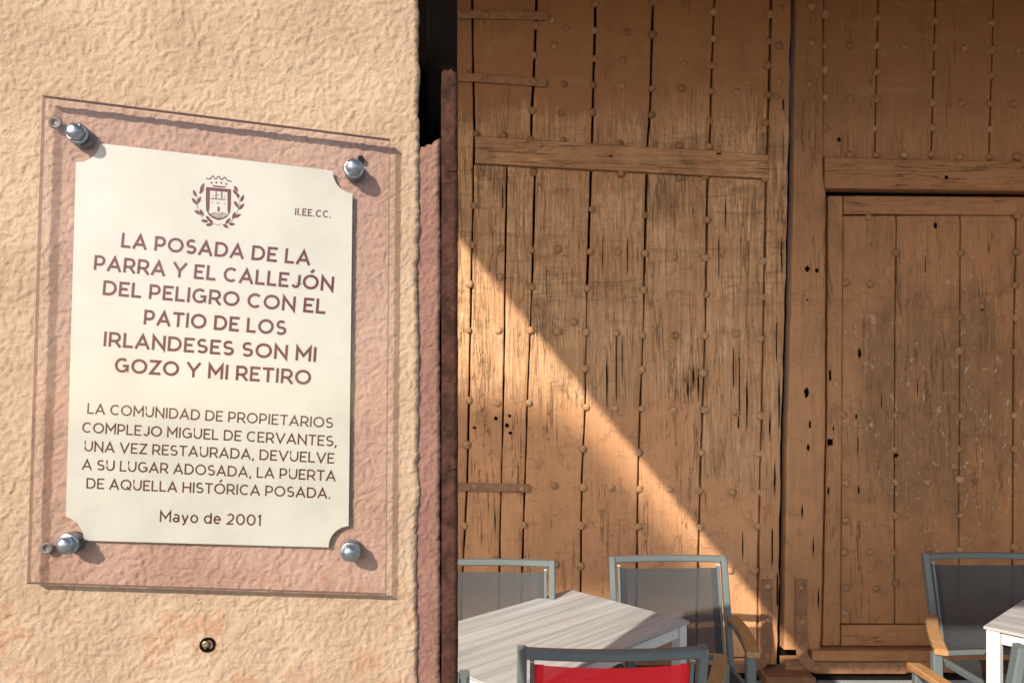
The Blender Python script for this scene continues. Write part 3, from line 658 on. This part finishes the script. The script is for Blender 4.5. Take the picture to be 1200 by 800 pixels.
def ribbon(pts, hw):
    out = []; n_ = len(pts); closed = math.dist(pts[0], pts[-1]) < 1e-6
    if closed: pts = pts[:-1]; n_ -= 1
    L = []; Rt = []
    for i in range(n_):
        a = pts[i-1] if (i > 0 or closed) else None; b = pts[(i+1) % n_] if (i < n_-1 or closed) else None; c = pts[i]
        def un(p, q): d = math.dist(p, q) or 1e-9; return ((q[0]-p[0])/d, (q[1]-p[1])/d)
        d1 = un(a, c) if a else None; d2 = un(c, b) if b else None
        d1 = d1 or d2; d2 = d2 or d1
        n1 = (-d1[1], d1[0]); n2 = (-d2[1], d2[0]); mx_, my_ = n1[0]+n2[0], n1[1]+n2[1]; l = math.hypot(mx_, my_) or 1e-6
        mx_, my_ = mx_/l, my_/l; k = 1/max(.33, mx_*n1[0]+my_*n1[1])
        L.append((c[0]+mx_*hw*k, c[1]+my_*hw*k)); Rt.append((c[0]-mx_*hw*k, c[1]-my_*hw*k))
    fs = [(i, i+1, n_+i+1, n_+i) for i in range(n_-1)]
    if closed: fs.append((n_-1, 0, n_, 2*n_-1))
    return L+Rt, fs
def text_line(s, p0, p1, cap, sw, mat, track=.135, lead=None, base=PB+.0005):
    """letters running from pixel p0 to p1 along the baseline, cap height in pixels"""
    glyphs = []; x = 0
    for ch in s:
        acc = ch in 'Ó'; c = 'O' if acc else ch
        wd, st_ = G[c]; glyphs.append((x, wd, st_, c, acc)); x += wd+track if ch != ' ' else wd
    tot = x-track; dx, dy = p1[0]-p0[0], p1[1]-p0[1]; Lp = math.hypot(dx, dy)
    ux, uy = dx/Lp, dy/Lp; kx = Lp/tot; vs = []; fs = []; q = 0
    for gx, wd, st_, c, acc in glyphs:
        for si, s_ in enumerate(st_):
            h = sw/2; q += 1
            ky = cap; hx = h*ky/kx
            if s_ == 'o':
                s_ = [(.5+.5*math.cos(R(t_)), .5+.5*math.sin(R(t_))) for t_ in range(0, 361, 12)]
            lo = c in 'aoyed'
            pts = [(gx*kx+(wd*kx-h*2*ky)*a+h*ky, h*ky+(ky-2*h*ky)*b if b >= 0 else b*ky+h*ky) for a, b in s_]
            if c == '.': pts = [(gx*kx+wd*kx/2, 0), (gx*kx+wd*kx/2, h*2*ky)]
            if c == ',': pts = [(gx*kx+wd*kx*.6, h*2*ky), (gx*kx+wd*kx*.5, 0), (gx*kx+wd*kx*.3, -h*2*ky)]
            if c == 'I': pts = [(gx*kx+wd*kx/2, b*ky) for a, b in s_]
            # square the free ends to the cap height
            if len(pts) > 1:
                for e_, f_ in ((0, 1), (-1, -2)):
                    if c not in 'CGSJaeo.,' and c != 'I' and abs(s_[e_][1]-round(s_[e_][1])) < 1e-6 and abs(s_[e_][0]-s_[f_][0]) < .6 and s_[e_] != s_[-1-e_ if e_ == 0 else 0]:
                        d_ = (pts[e_][0]-pts[f_][0], pts[e_][1]-pts[f_][1])
                        if abs(d_[1]) > abs(d_[0])*.6:
                            k_ = h*ky/abs(d_[1]); pts[e_] = (pts[e_][0]+d_[0]*k_, pts[e_][1]+d_[1]*k_)
                        
                if c in 'ELTZ' :
                    for e_, f_ in ((0, 1), (-1, -2)):
                        d_ = pts[e_][0]-pts[f_][0]
                        if abs(pts[e_][1]-pts[f_][1]) < 1e-6 and abs(d_) > 0: pts[e_] = (pts[e_][0]+math.copysign(h*ky, d_)*(1 if si == 0 or c == 'T' else .2), pts[e_][1])
            rv, rf = ribbon(pts, h*ky)
            n0 = len(vs)
            for a, b in rv: vs.append(PX(p0[0]+ux*a+uy*b, p0[1]+uy*a-b*1.0, base+.00003*(q % 5)))
            fs += [tuple(i+n0 for i in f) for f in rf]
        if acc:
            n0 = len(vs); a0 = gx*kx+wd*kx*.46; h2 = sw*cap*.5
            rv, rf = ribbon([(a0, cap*1.12), (a0+cap*.22, cap*1.34)], h2)
            for a, b in rv: vs.append(PX(p0[0]+ux*a+uy*b, p0[1]+uy*a-b, base+.0001))
            fs += [tuple(i+n0 for i in f) for f in rf]
    return obj('lettering', vs, fs, mat, pq)
T1 = [("LA POSADA DE LA", (141.5, 290), (363, 311)), ("PARRA Y EL CALLEJÓN", (109.5, 316), (390.5, 341.6)), ("DEL PELIGRO CON EL", (120, 345.5), (381, 368)),
      ("PATIO DE LOS", (168, 380), (335, 393)), ("IRLANDESES SON MI", (121, 405.5), (370, 424)), ("GOZO Y MI RETIRO", (134, 436), (364, 451))]
for s, a, b in T1: text_line(s, a, b, 17.4, .182, RED)
T2 = [("LA COMUNIDAD DE PROPIETARIOS", (102, 484.4), (390, 501.5)), ("COMPLEJO MIGUEL DE CERVANTES,", (96, 506.6), (394.5, 523)), ("UNA VEZ RESTAURADA, DEVUELVE", (98.4, 528.5), (391.5, 543)),
      ("A SU LUGAR ADOSADA, LA PUERTA", (96, 550), (393, 563.6)), ("DE AQUELLA HISTÓRICA POSADA.", (101, 572), (387, 584))]
for s, a, b in T2: text_line(s, a, b, 12.4, .140, BRN)
text_line("Mayo de 2001", (187, 611), (306, 616), 13.2, .140, BRN)
text_line("II.EE.CC.", (345.5, 252), (387.5, 255.5), 8.4, .16, RED, .18)

# ---- crest
def cz(x, y): return (210+x/10, 195+y/10)          # from the enlarged crest
def shape(polys, name, mat, base=PB+.0005):
    vs = []; fs = []
    for k, pl in enumerate(polys):
        n0 = len(vs); vs += [PX(*cz(x, y), base+.00002*(k % 4)) for x, y in pl]; fs.append(tuple(range(n0, n0+len(pl))))
    return obj(name, vs, fs, mat, pq)
def leaf(x, y, ang, L=62, W_=19): 
    a = R(ang); out = []
    for t_, s_ in ((0, 0), (.25, .8), (.5, 1), (.78, .6), (1, 0), (.78, -.6), (.5, -1), (.25, -.8)):
        u_, v_ = (t_-.5)*L*1.7, s_*W_; out.append((x+u_*math.cos(a)-v_*math.sin(a), y+u_*math.sin(a)+v_*math.cos(a)))
    return out
outer = [(313, 240), (608, 268), (606, 460), (595, 540), (560, 590), (520, 615), (455, 630), (400, 610), (350, 575), (318, 520), (312, 460)]
shape([outer], 'crest_shield', RED)
inner = [(362, 285), (566, 303), (566, 520), (575, 550), (560, 575), (510, 598), (455, 608), (405, 590), (365, 560), (345, 545), (356, 500)]
shape([inner], 'crest_field', CREAM, PB+.00065)
tower = [[(366, 370), (545, 385), (542, 395), (366, 381)], [(425, 292), (438, 293), (438, 372), (425, 370)], [(491, 298), (505, 299), (505, 378), (491, 376)],
 [(450, 475), (462, 466), (474, 478), (472, 530), (448, 528)], [(385, 415), (397, 416), (396, 428), (384, 427)], [(525, 428), (538, 429), (537, 441), (524, 440)],
 [(438, 424), (480, 428), (480, 436), (438, 432)], [(452, 325), (462, 326), (462, 345), (452, 344)], [(390, 340), (402, 341), (402, 352), (390, 351)], [(525, 350), (536, 351), (536, 362), (525, 361)]]
for r0 in (545, 566, 588):
    xs = list(range(352 if r0 < 560 else 366 if r0 < 580 else 395, 566 if r0 < 560 else 556 if r0 < 580 else 520, 9))
    top = [(x, r0+7*math.sin(x/14)) for x in xs]; tower.append(top+[(x, y+9) for x, y in reversed(top)])
shape(tower, 'crest_castle', RED, PB+.0008)
crown = [[(385, 218), (460, 228), (548, 236), (540, 250), (460, 246), (400, 236)]]
for (x, y) in ((378, 192), (435, 190), (493, 193), (552, 208)): crown.append([(x+13*math.cos(k*math.pi/3), y+13*math.sin(k*math.pi/3)) for k in range(6)])
for (x0, y0, x1, y1) in ((315, 140, 360, 148), (360, 150, 395, 108), (395, 108, 420, 150), (425, 152, 465, 112), (465, 112, 490, 156), (495, 158, 535, 124), (535, 124, 565, 168), (565, 168, 618, 178)):
    L = math.dist((x0, y0), (x1, y1)); nx, ny = -(y1-y0)/L*6, (x1-x0)/L*6; crown.append([(x0+nx, y0+ny), (x1+nx, y1+ny), (x1-nx, y1-ny), (x0-nx, y0-ny)])
shape(crown, 'crest_crown', RED)
lv = [leaf(270, 240, -60), leaf(262, 285, -55, 56), leaf(183, 318, 65, 58), leaf(180, 410, 52, 66), leaf(232, 395, -65, 58), leaf(218, 540, 30, 60), leaf(265, 545, 62, 60),
      leaf(300, 640, 8, 56), leaf(345, 615, 48, 60), leaf(352, 683, -4, 50), leaf(375, 650, 65, 40), leaf(665, 262, 55, 50), leaf(662, 310, 48, 60), leaf(738, 375, -65, 58), leaf(668, 445, 60, 60), leaf(730, 470, -48, 58),
      leaf(640, 575, -75, 56), leaf(682, 580, -25, 60), leaf(570, 640, -50, 60), leaf(615, 675, 5, 48), leaf(545, 700, 28, 50), leaf(690, 345, 80, 34)]
for (x0, y0, x1, y1) in ((215, 360, 212, 480), (212, 480, 240, 560), (240, 560, 310, 660), (690, 320, 705, 440), (705, 440, 680, 540), (680, 540, 600, 650), (400, 665, 440, 688), (440, 688, 500, 672)):
    L = math.dist((x0, y0), (x1, y1)); nx, ny = -(y1-y0)/L*2.4, (x1-x0)/L*2.4; lv.append([(x0+nx, y0+ny), (x1+nx, y1+ny), (x1-nx, y1-ny), (x0-nx, y0-ny)])
shape(lv, 'crest_laurel', RED)
# standoff bolts
def bolt(x, y):
    c = ray(x, y, GOFF); e = bpy.data.objects.new('bolt', None); col.objects.link(e); e.parent = pq; e.location = c-world_loc(pq)
    lathe(c, NF, [(.0045, -GOFF-.002), (.0045, -GT)], 10, 'spacer', ZINC, e)
    lathe(c, NF, [(.0118, -GT-.004), (.0118, -GT-.0002)], 16, 'back_washer', ZINC, e)
    lathe(c, NF, [(.0112, .0003), (.0116, .0012), (.0108, .0022), (.0095, .0024)], 20, 'washer', CHROME, e)
    lathe(c, NF, [(.0100, .0022), (.0100, .0060), (.0090, .0068)], 6, 'hex_nut', CHROME, e, False)
    lathe(c, NF, [(.0083, .0068), (.0082, .0086), (.0066, .0108), (.0040, .0120), (.001, .0123)], 16, 'dome_cap', CHROME, e)
for x, y in ((91, 157), (415, 198), (80, 637), (411, 646)): bolt(x, y)
for x, y in ((65, 144), (55, 642)):
    lathe(ray(x, y, GOFF-GT-.0002), NF, [(.0068, 0), (.0066, .001), (.0035, .0012), (.0033, .0003)], 16, 'plug_ring', ZINC, pq)
lathe(ray(423, 186, .004), NF, [(.0038, -.004), (.0036, .001), (.001, .0012)], 12, 'drill_hole_shade', HOLE_SHADE, pq)

# ------------------------------------------------------------ terrace furniture
n = N('grey_powder_coat'); p = n.t.nodes.new('ShaderNodeTexCoord').outputs['Object']
METAL = n.fin(n.mix(n.noise(p, 12, 4, .6), (.105, .125, .120), (.135, .155, .150)), .38, n.bump(n.noise(p, 500, 2), .0003, .4), spec=.5)
def sling(name, c, alpha):
    n = N(name); p = n.t.nodes.new('ShaderNodeTexCoord').outputs['Object']
    X, Y, Z = n.xyz(p)
    a = n.math('SINE', n.math('MULTIPLY', X, 1500)); b = n.math('SINE', n.math('MULTIPLY', Z, 1500))
    wv = n.math('MULTIPLY', a, b)
    k = n.mix(n.map(wv, -1, 1), tuple(x*.75 for x in c), tuple(x*1.2 for x in c))
    k = n.mix(n.math('MULTIPLY', n.map(n.noise(p, 8, 4), .4, .7), .2), k, tuple(x*.7 for x in c))
    m = n.fin(k, .6, n.bump(wv, .0004, .5), spec=.4)
    tr = n.t.nodes.new('ShaderNodeBsdfTransparent'); mx = n.t.nodes.new('ShaderNodeMixShader'); mx.inputs[0].default_value = alpha
    n.t.links.new(tr.outputs[0], mx.inputs[1]); n.t.links.new(n.b.outputs[0], mx.inputs[2]); n.t.links.new(mx.outputs[0], n.out.inputs[0])
    return m
S_GREY = sling('charcoal_sling', (.040, .043, .045), .88); S_RED = sling('red_sling', (.95, .010, .024), .95)
n = N('oiled_teak'); p = n.t.nodes.new('ShaderNodeTexCoord').outputs['Object']
g = n.noise(n.vec(p, (1, .07, 1)), 160, 5, .6, .4)
TEAK = n.fin(n.mix(n.math('MULTIPLY', n.map(n.noise(p, 14, 4), .55, .7), .5), n.mix(n.map(g, .3, .7), (.33, .155, .055), (.50, .27, .105)), (.27, .19, .12)), .5, n.bump(g, .0006, .5))
WHITE = flat('white_powder_coat', (.72, .71, .66), .4, var=.03)

HW = .28
def make_chair(label, loc, yaw, sl_mat, flareL=0.0, flareR=0.0, group='terrace armchairs round the two tables', al=.43, az=0.0):
    t = thing('armchair', label, 'chair', loc, yaw, group)
    ht = .905
    yb = lambda z: -.20-.10*max(0, (z-.42)/.48)-.03*max(0, (.42-z)/.42)
    for s in (-1, 1):
        pts = [(s*(HW-.014), yb(z), z) for z in (0, .2, .42, .58, .74, ht)]
        mb = MB(); mb.sweep(pts, .028, .034, (0, 1, 0)); local_obj('rear_post', mb, METAL, t)
    bow = lambda x: -.028*(1-(x/HW)**2)
    mb = MB(); mb.sweep([(x, yb(ht-.014)+bow(x), ht-.014) for x in np.linspace(-HW+.026, HW-.026, 11)], .036, .028, (0, 0, 1)); local_obj('top_rail', mb, METAL, t)
    # inner side bars and bottom bar that carry the sling
    XI = HW-.044
    for s in (-1, 1):
        mb = MB(); mb.sweep([(s*XI, yb(z)+.008+bow(XI), z) for z in (.47, .6, .74, ht-.042)], .012, .018, (0, 1, 0)); fr_ = local_obj('sling_bar', mb, METAL, t)
        mb = MB(); mb.box((s*XI, yb(ht-.04)+.008+bow(XI), ht-.0405), (.014, .018, .003), .001); c_ = local_obj('end_cap', mb, WHITE, fr_)
    mb = MB(); mb.sweep([(x, yb(.455)+bow(x), .455) for x in np.linspace(-HW+.026, HW-.026, 7)], .03, .022, (0, 0, 1)); local_obj('lower_rail', mb, METAL, t)
    # back sling, a thin cloth with a hem
    vs = []; fs = []; nx, nz_ = 14, 10; zt, zb = ht-.052, .475
    for j in range(nz_+1):
        z = zb+(zt-zb)*j/nz_
        for i in range(nx+1):
            x = -XI+.004+(2*XI-.008)*i/nx; sag = .010*math.sin(math.pi*j/nz_)
            vs.append((x, yb(z)+.008+bow(x)*.9-sag*(1-(x/XI)**2), z-.006*(1-(x/XI)**2)*(j == nz_)))
    m0 = len(vs); vs += [(a, b+.0016, c) for a, b, c in vs]
    for j in range(nz_):
        for i in range(nx): a = j*(nx+1)+i; fs.append((a, a+1, a+nx+2, a+nx+1))
    mb = MB(); mb.add(vs[:m0], fs); b_ = local_obj('back_sling', mb, sl_mat, t, True)
    for side, (x0, x1) in enumerate(((-XI+.004, -XI+.034), (XI-.034, XI-.004))):
        hv = []; hf = []
        for j in range(nz_+1):
            z = zb+(zt-zb)*j/nz_
            for x in (x0, x1): hv.append((x, yb(z)+.0105+bow(x)*.9-.010*math.sin(math.pi*j/nz_)*(1-(x/XI)**2), z))
        for j in range(nz_): a = j*2; hf.append((a, a+1, a+3, a+2))
        mb = MB(); mb.add(hv, hf); local_obj('hem', mb, sl_mat, b_, True)
    # seat
    mb = MB(); 
    for s in (-1, 1): mb.sweep([(s*(HW-.035), -.19, .425), (s*(HW-.035), .05, .425), (s*(HW-.035), .235, .435)], .024, .03)
    mb.bar((-HW+.03, .235, .43), (HW-.03, .235, .43), .026, .026); local_obj('seat_frame', mb, METAL, t)
    vs = []; fs = []
    for j in range(9):
        y = -.18+.40*j/8
        for i in range(9): x = (-1+i/4)*(HW-.046); vs.append((x, y, .437-.02*(1-(x/(HW-.046))**2)*math.sin(math.pi*j/8)))
    for j in range(8):
        for i in range(8): a = j*9+i; fs.append((a, a+1, a+10, a+9))
    mb = MB(); mb.add(vs, fs); local_obj('seat_sling', mb, sl_mat, t, True)
    for s, fl in ((-1, flareL), (1, flareR)):
        x0 = s*(HW+.004); x1 = s*(HW+.006+fl)
        mb = MB(); mb.sweep([(x1, .20+al-.43, 0), (x1, .19+al-.43, .3), (x1, .18+al-.43, .638+az)], .040, .028, (0, 1, 0)); local_obj('front_leg', mb, METAL, t)
        mb = MB(); mb.sweep([(x0, yb(.63), .628+az), (x0+(x1-x0)*.5, -.02, .634+az), (x1, .18+al-.43, .628+az)], .022, .018); local_obj('arm_bar', mb, METAL, t)
        pts = []; 
        for k in range(9):
            q_ = k/8; pts.append((x0+(x1-x0)*q_+s*.012*math.sin(math.pi*q_), yb(.66)+.03+al*q_, .652+az+.010*math.sin(math.pi*q_)-.006*q_))
        mb = MB(); mb.sweep(pts, .050, .024); local_obj('armrest', mb, TEAK, t)
    return t
rear = .28     # distance of the top rail behind the chair's origin
def face(X, Y, yaw): return (X, Y, 0), yaw
# chairs behind the tables look towards the camera (yaw 180), the near ones look away
make_chair('charcoal mesh armchair at the far left of the near table, half hidden by the pier', (-.092, 3.02-rear, 0), R(180-2), S_GREY)
make_chair('charcoal mesh armchair behind the near table, sun and shade crossing its back', (.745, 3.10-rear, 0), R(180+1), S_GREY, -.075, -.01, az=-.02)
make_chair('dark mesh armchair on the right, in shade against the wicket door', (2.265, 3.16-rear, 0), R(180), S_GREY, 0, .235, az=-.03)
make_chair('red mesh armchair seen from behind in front of the near table', (.290, 1.945+rear, 0), R(1), S_RED, .0, .235, al=.52)
make_chair('dark red mesh armchair cut off at the right edge beside the white table leg', (1.765, 1.96+rear, 0), R(0), S_RED, -.02, .0)
make_chair('charcoal armchair corner at the bottom beside the pier, before the near table', (-.372, 1.775+rear, 0), R(-4), S_GREY)

n = N('grey_wood_laminate'); p = n.t.nodes.new('ShaderNodeTexCoord').outputs['Object']
g = n.noise(n.vec(p, (1, .035, 1)), 34, 6, .62, .2); g2 = n.noise(n.vec(p, (1, .02, 1)), 11, 3, .5); g3 = n.noise(n.vec(p, (1, .06, 1)), 120, 4, .6)
k = n.mix(n.map(g, .32, .68), (.31, .295, .27), (.47, .45, .42)); k = n.mix(n.math('MULTIPLY', n.map(g2, .52, .60), .5), k, (.56, .545, .51))
k = n.mix(n.math('MULTIPLY', n.map(g3, .6, .75), .4), k, (.22, .20, .185))
LAM = n.fin(k, .42, n.bump(g, .0003, .4), spec=.4)
def make_table(label, F, e_long, e_short, LL, SS):
    """F: one corner; unit vectors along the long and short sides"""
    el = Vector((*e_long, 0)).normalized(); es = Vector((*e_short, 0)).normalized()
    c = Vector((*F, 0))+el*LL/2+es*SS/2; rz = math.atan2(el.y, el.x)-math.pi/2
    t = thing('terrace_table', label, 'table', tuple(c), rz, 'terrace tables with grey wood-look tops')
    mb = MB(); mb.box((0, 0, .734), (SS, LL, .012), .0015); local_obj('tabletop', mb, LAM, t)
    for sx in (-1, 1):
        for sy in (-1, 1):
            mb = MB(); mb.box((sx*(SS/2-.030), sy*(LL/2-.030), .364), (.045, .045, .727), .002); local_obj('leg', mb, WHITE, t)
    mb = MB(); 
    for sx in (-1, 1): mb.box((sx*(SS/2-.030), 0, .70), (.025, LL-.11, .045), .002)
    for sy in (-1, 1): mb.box((0, sy*(LL/2-.030), .70), (SS-.11, .025, .045), .002)
    local_obj('apron', mb, WHITE, t)
    return t
make_table('pale wood-look terrace table in full sun between the pier and the red chair', (.278, 3.153), (-.733, -.693), (.446, -.472), 1.01, .65)
make_table('second grey-topped table with white leg, cut by the right edge of the photo', (1.88, 2.617), (.63, -.77), (.77, .64), .9, .65)

# ------------------------------------------------------------ unseen sheet behind the camera, added and cut to cast the diagonal shade
def back_to(Xd, Zd, Y):
    t_ = (YD-Y)/1.0; return Vector((Xd+SUN.x*t_, Y, Zd+SUN.z*t_))
def dpt(px, py): q_ = D(px, py); return q_[0], q_[2]
x1_, z1_ = dpt(537, 280); x2_, z2_ = dpt(905, 725); sl2 = (x2_-x1_)/(z2_-z1_)
line = lambda z: x1_+(z-z1_)*sl2
CL = flat('blocker_cloth', (.55, .50, .42), .8)
blocker = thing('sun_blocker', 'large beige unseen sheet behind the viewer, added to shade the door', 'shade sail', tuple(back_to(2, 2, -1.0)))
pts = [back_to(line(4.9), 4.9, -.7), back_to(line(.03), .03, -1.0), back_to(4.6, .03, -1.0), back_to(4.9, 5.4, -.7)]
vs = pts+[q_+Vector((0, -.01, 0)) for q_ in pts]
obj('cloth', vs, [(0, 1, 2, 3), (7, 6, 5, 4)]+[(i, i+4, (i+1) % 4+4, (i+1) % 4) for i in range(4)], CL, blocker)  # the added unseen sheet that shades the door
mb = MB(); mb.bar((pts[2].x+.1, -1.0, 0), (pts[2].x+.1, -1.0, pts[2].z+2.6), .09, .09); mb.build('blocker_mast', METAL, blocker)

# unseen far cloth, added and cut to throw soft shade on the lower door
n = N('soft_blocker_cloth'); tr = n.t.nodes.new('ShaderNodeBsdfTransparent'); mx = n.t.nodes.new('ShaderNodeMixShader'); mx.inputs[0].default_value = .95
n.put(n.b.inputs['Base Color'], (.7, .66, .58)); n.t.links.new(tr.outputs[0], mx.inputs[1]); n.t.links.new(n.b.outputs[0], mx.inputs[2]); n.t.links.new(mx.outputs[0], n.out.inputs[0])
soft_blk = thing('soft_blocker', 'thin pale unseen cloth far behind the viewer, added to shade the lower door', 'shade_blocker', tuple(back_to(0, 1, -20)))
pts = [back_to(*dpt(x, y), -20) for x, y in ((380, 452), (560, 456), (640, 470), (690, 502), (735, 552), (780, 606), (822, 660), (856, 708), (380, 708))]
vs = pts+[q_+Vector((0, -.01, 0)) for q_ in pts]; K = len(pts)
obj('cloth', vs, [tuple(range(K))]+[(i, i+K, (i+1) % K+K, (i+1) % K) for i in range(K)], n.m, soft_blk)  # the added unseen cloth that shades the lower door
mb = MB(); mb.bar(pts[0], pts[0]+Vector((0, 0, -pts[0].z)), .15, .15); mb.build('blocker_pole', METAL, soft_blk)
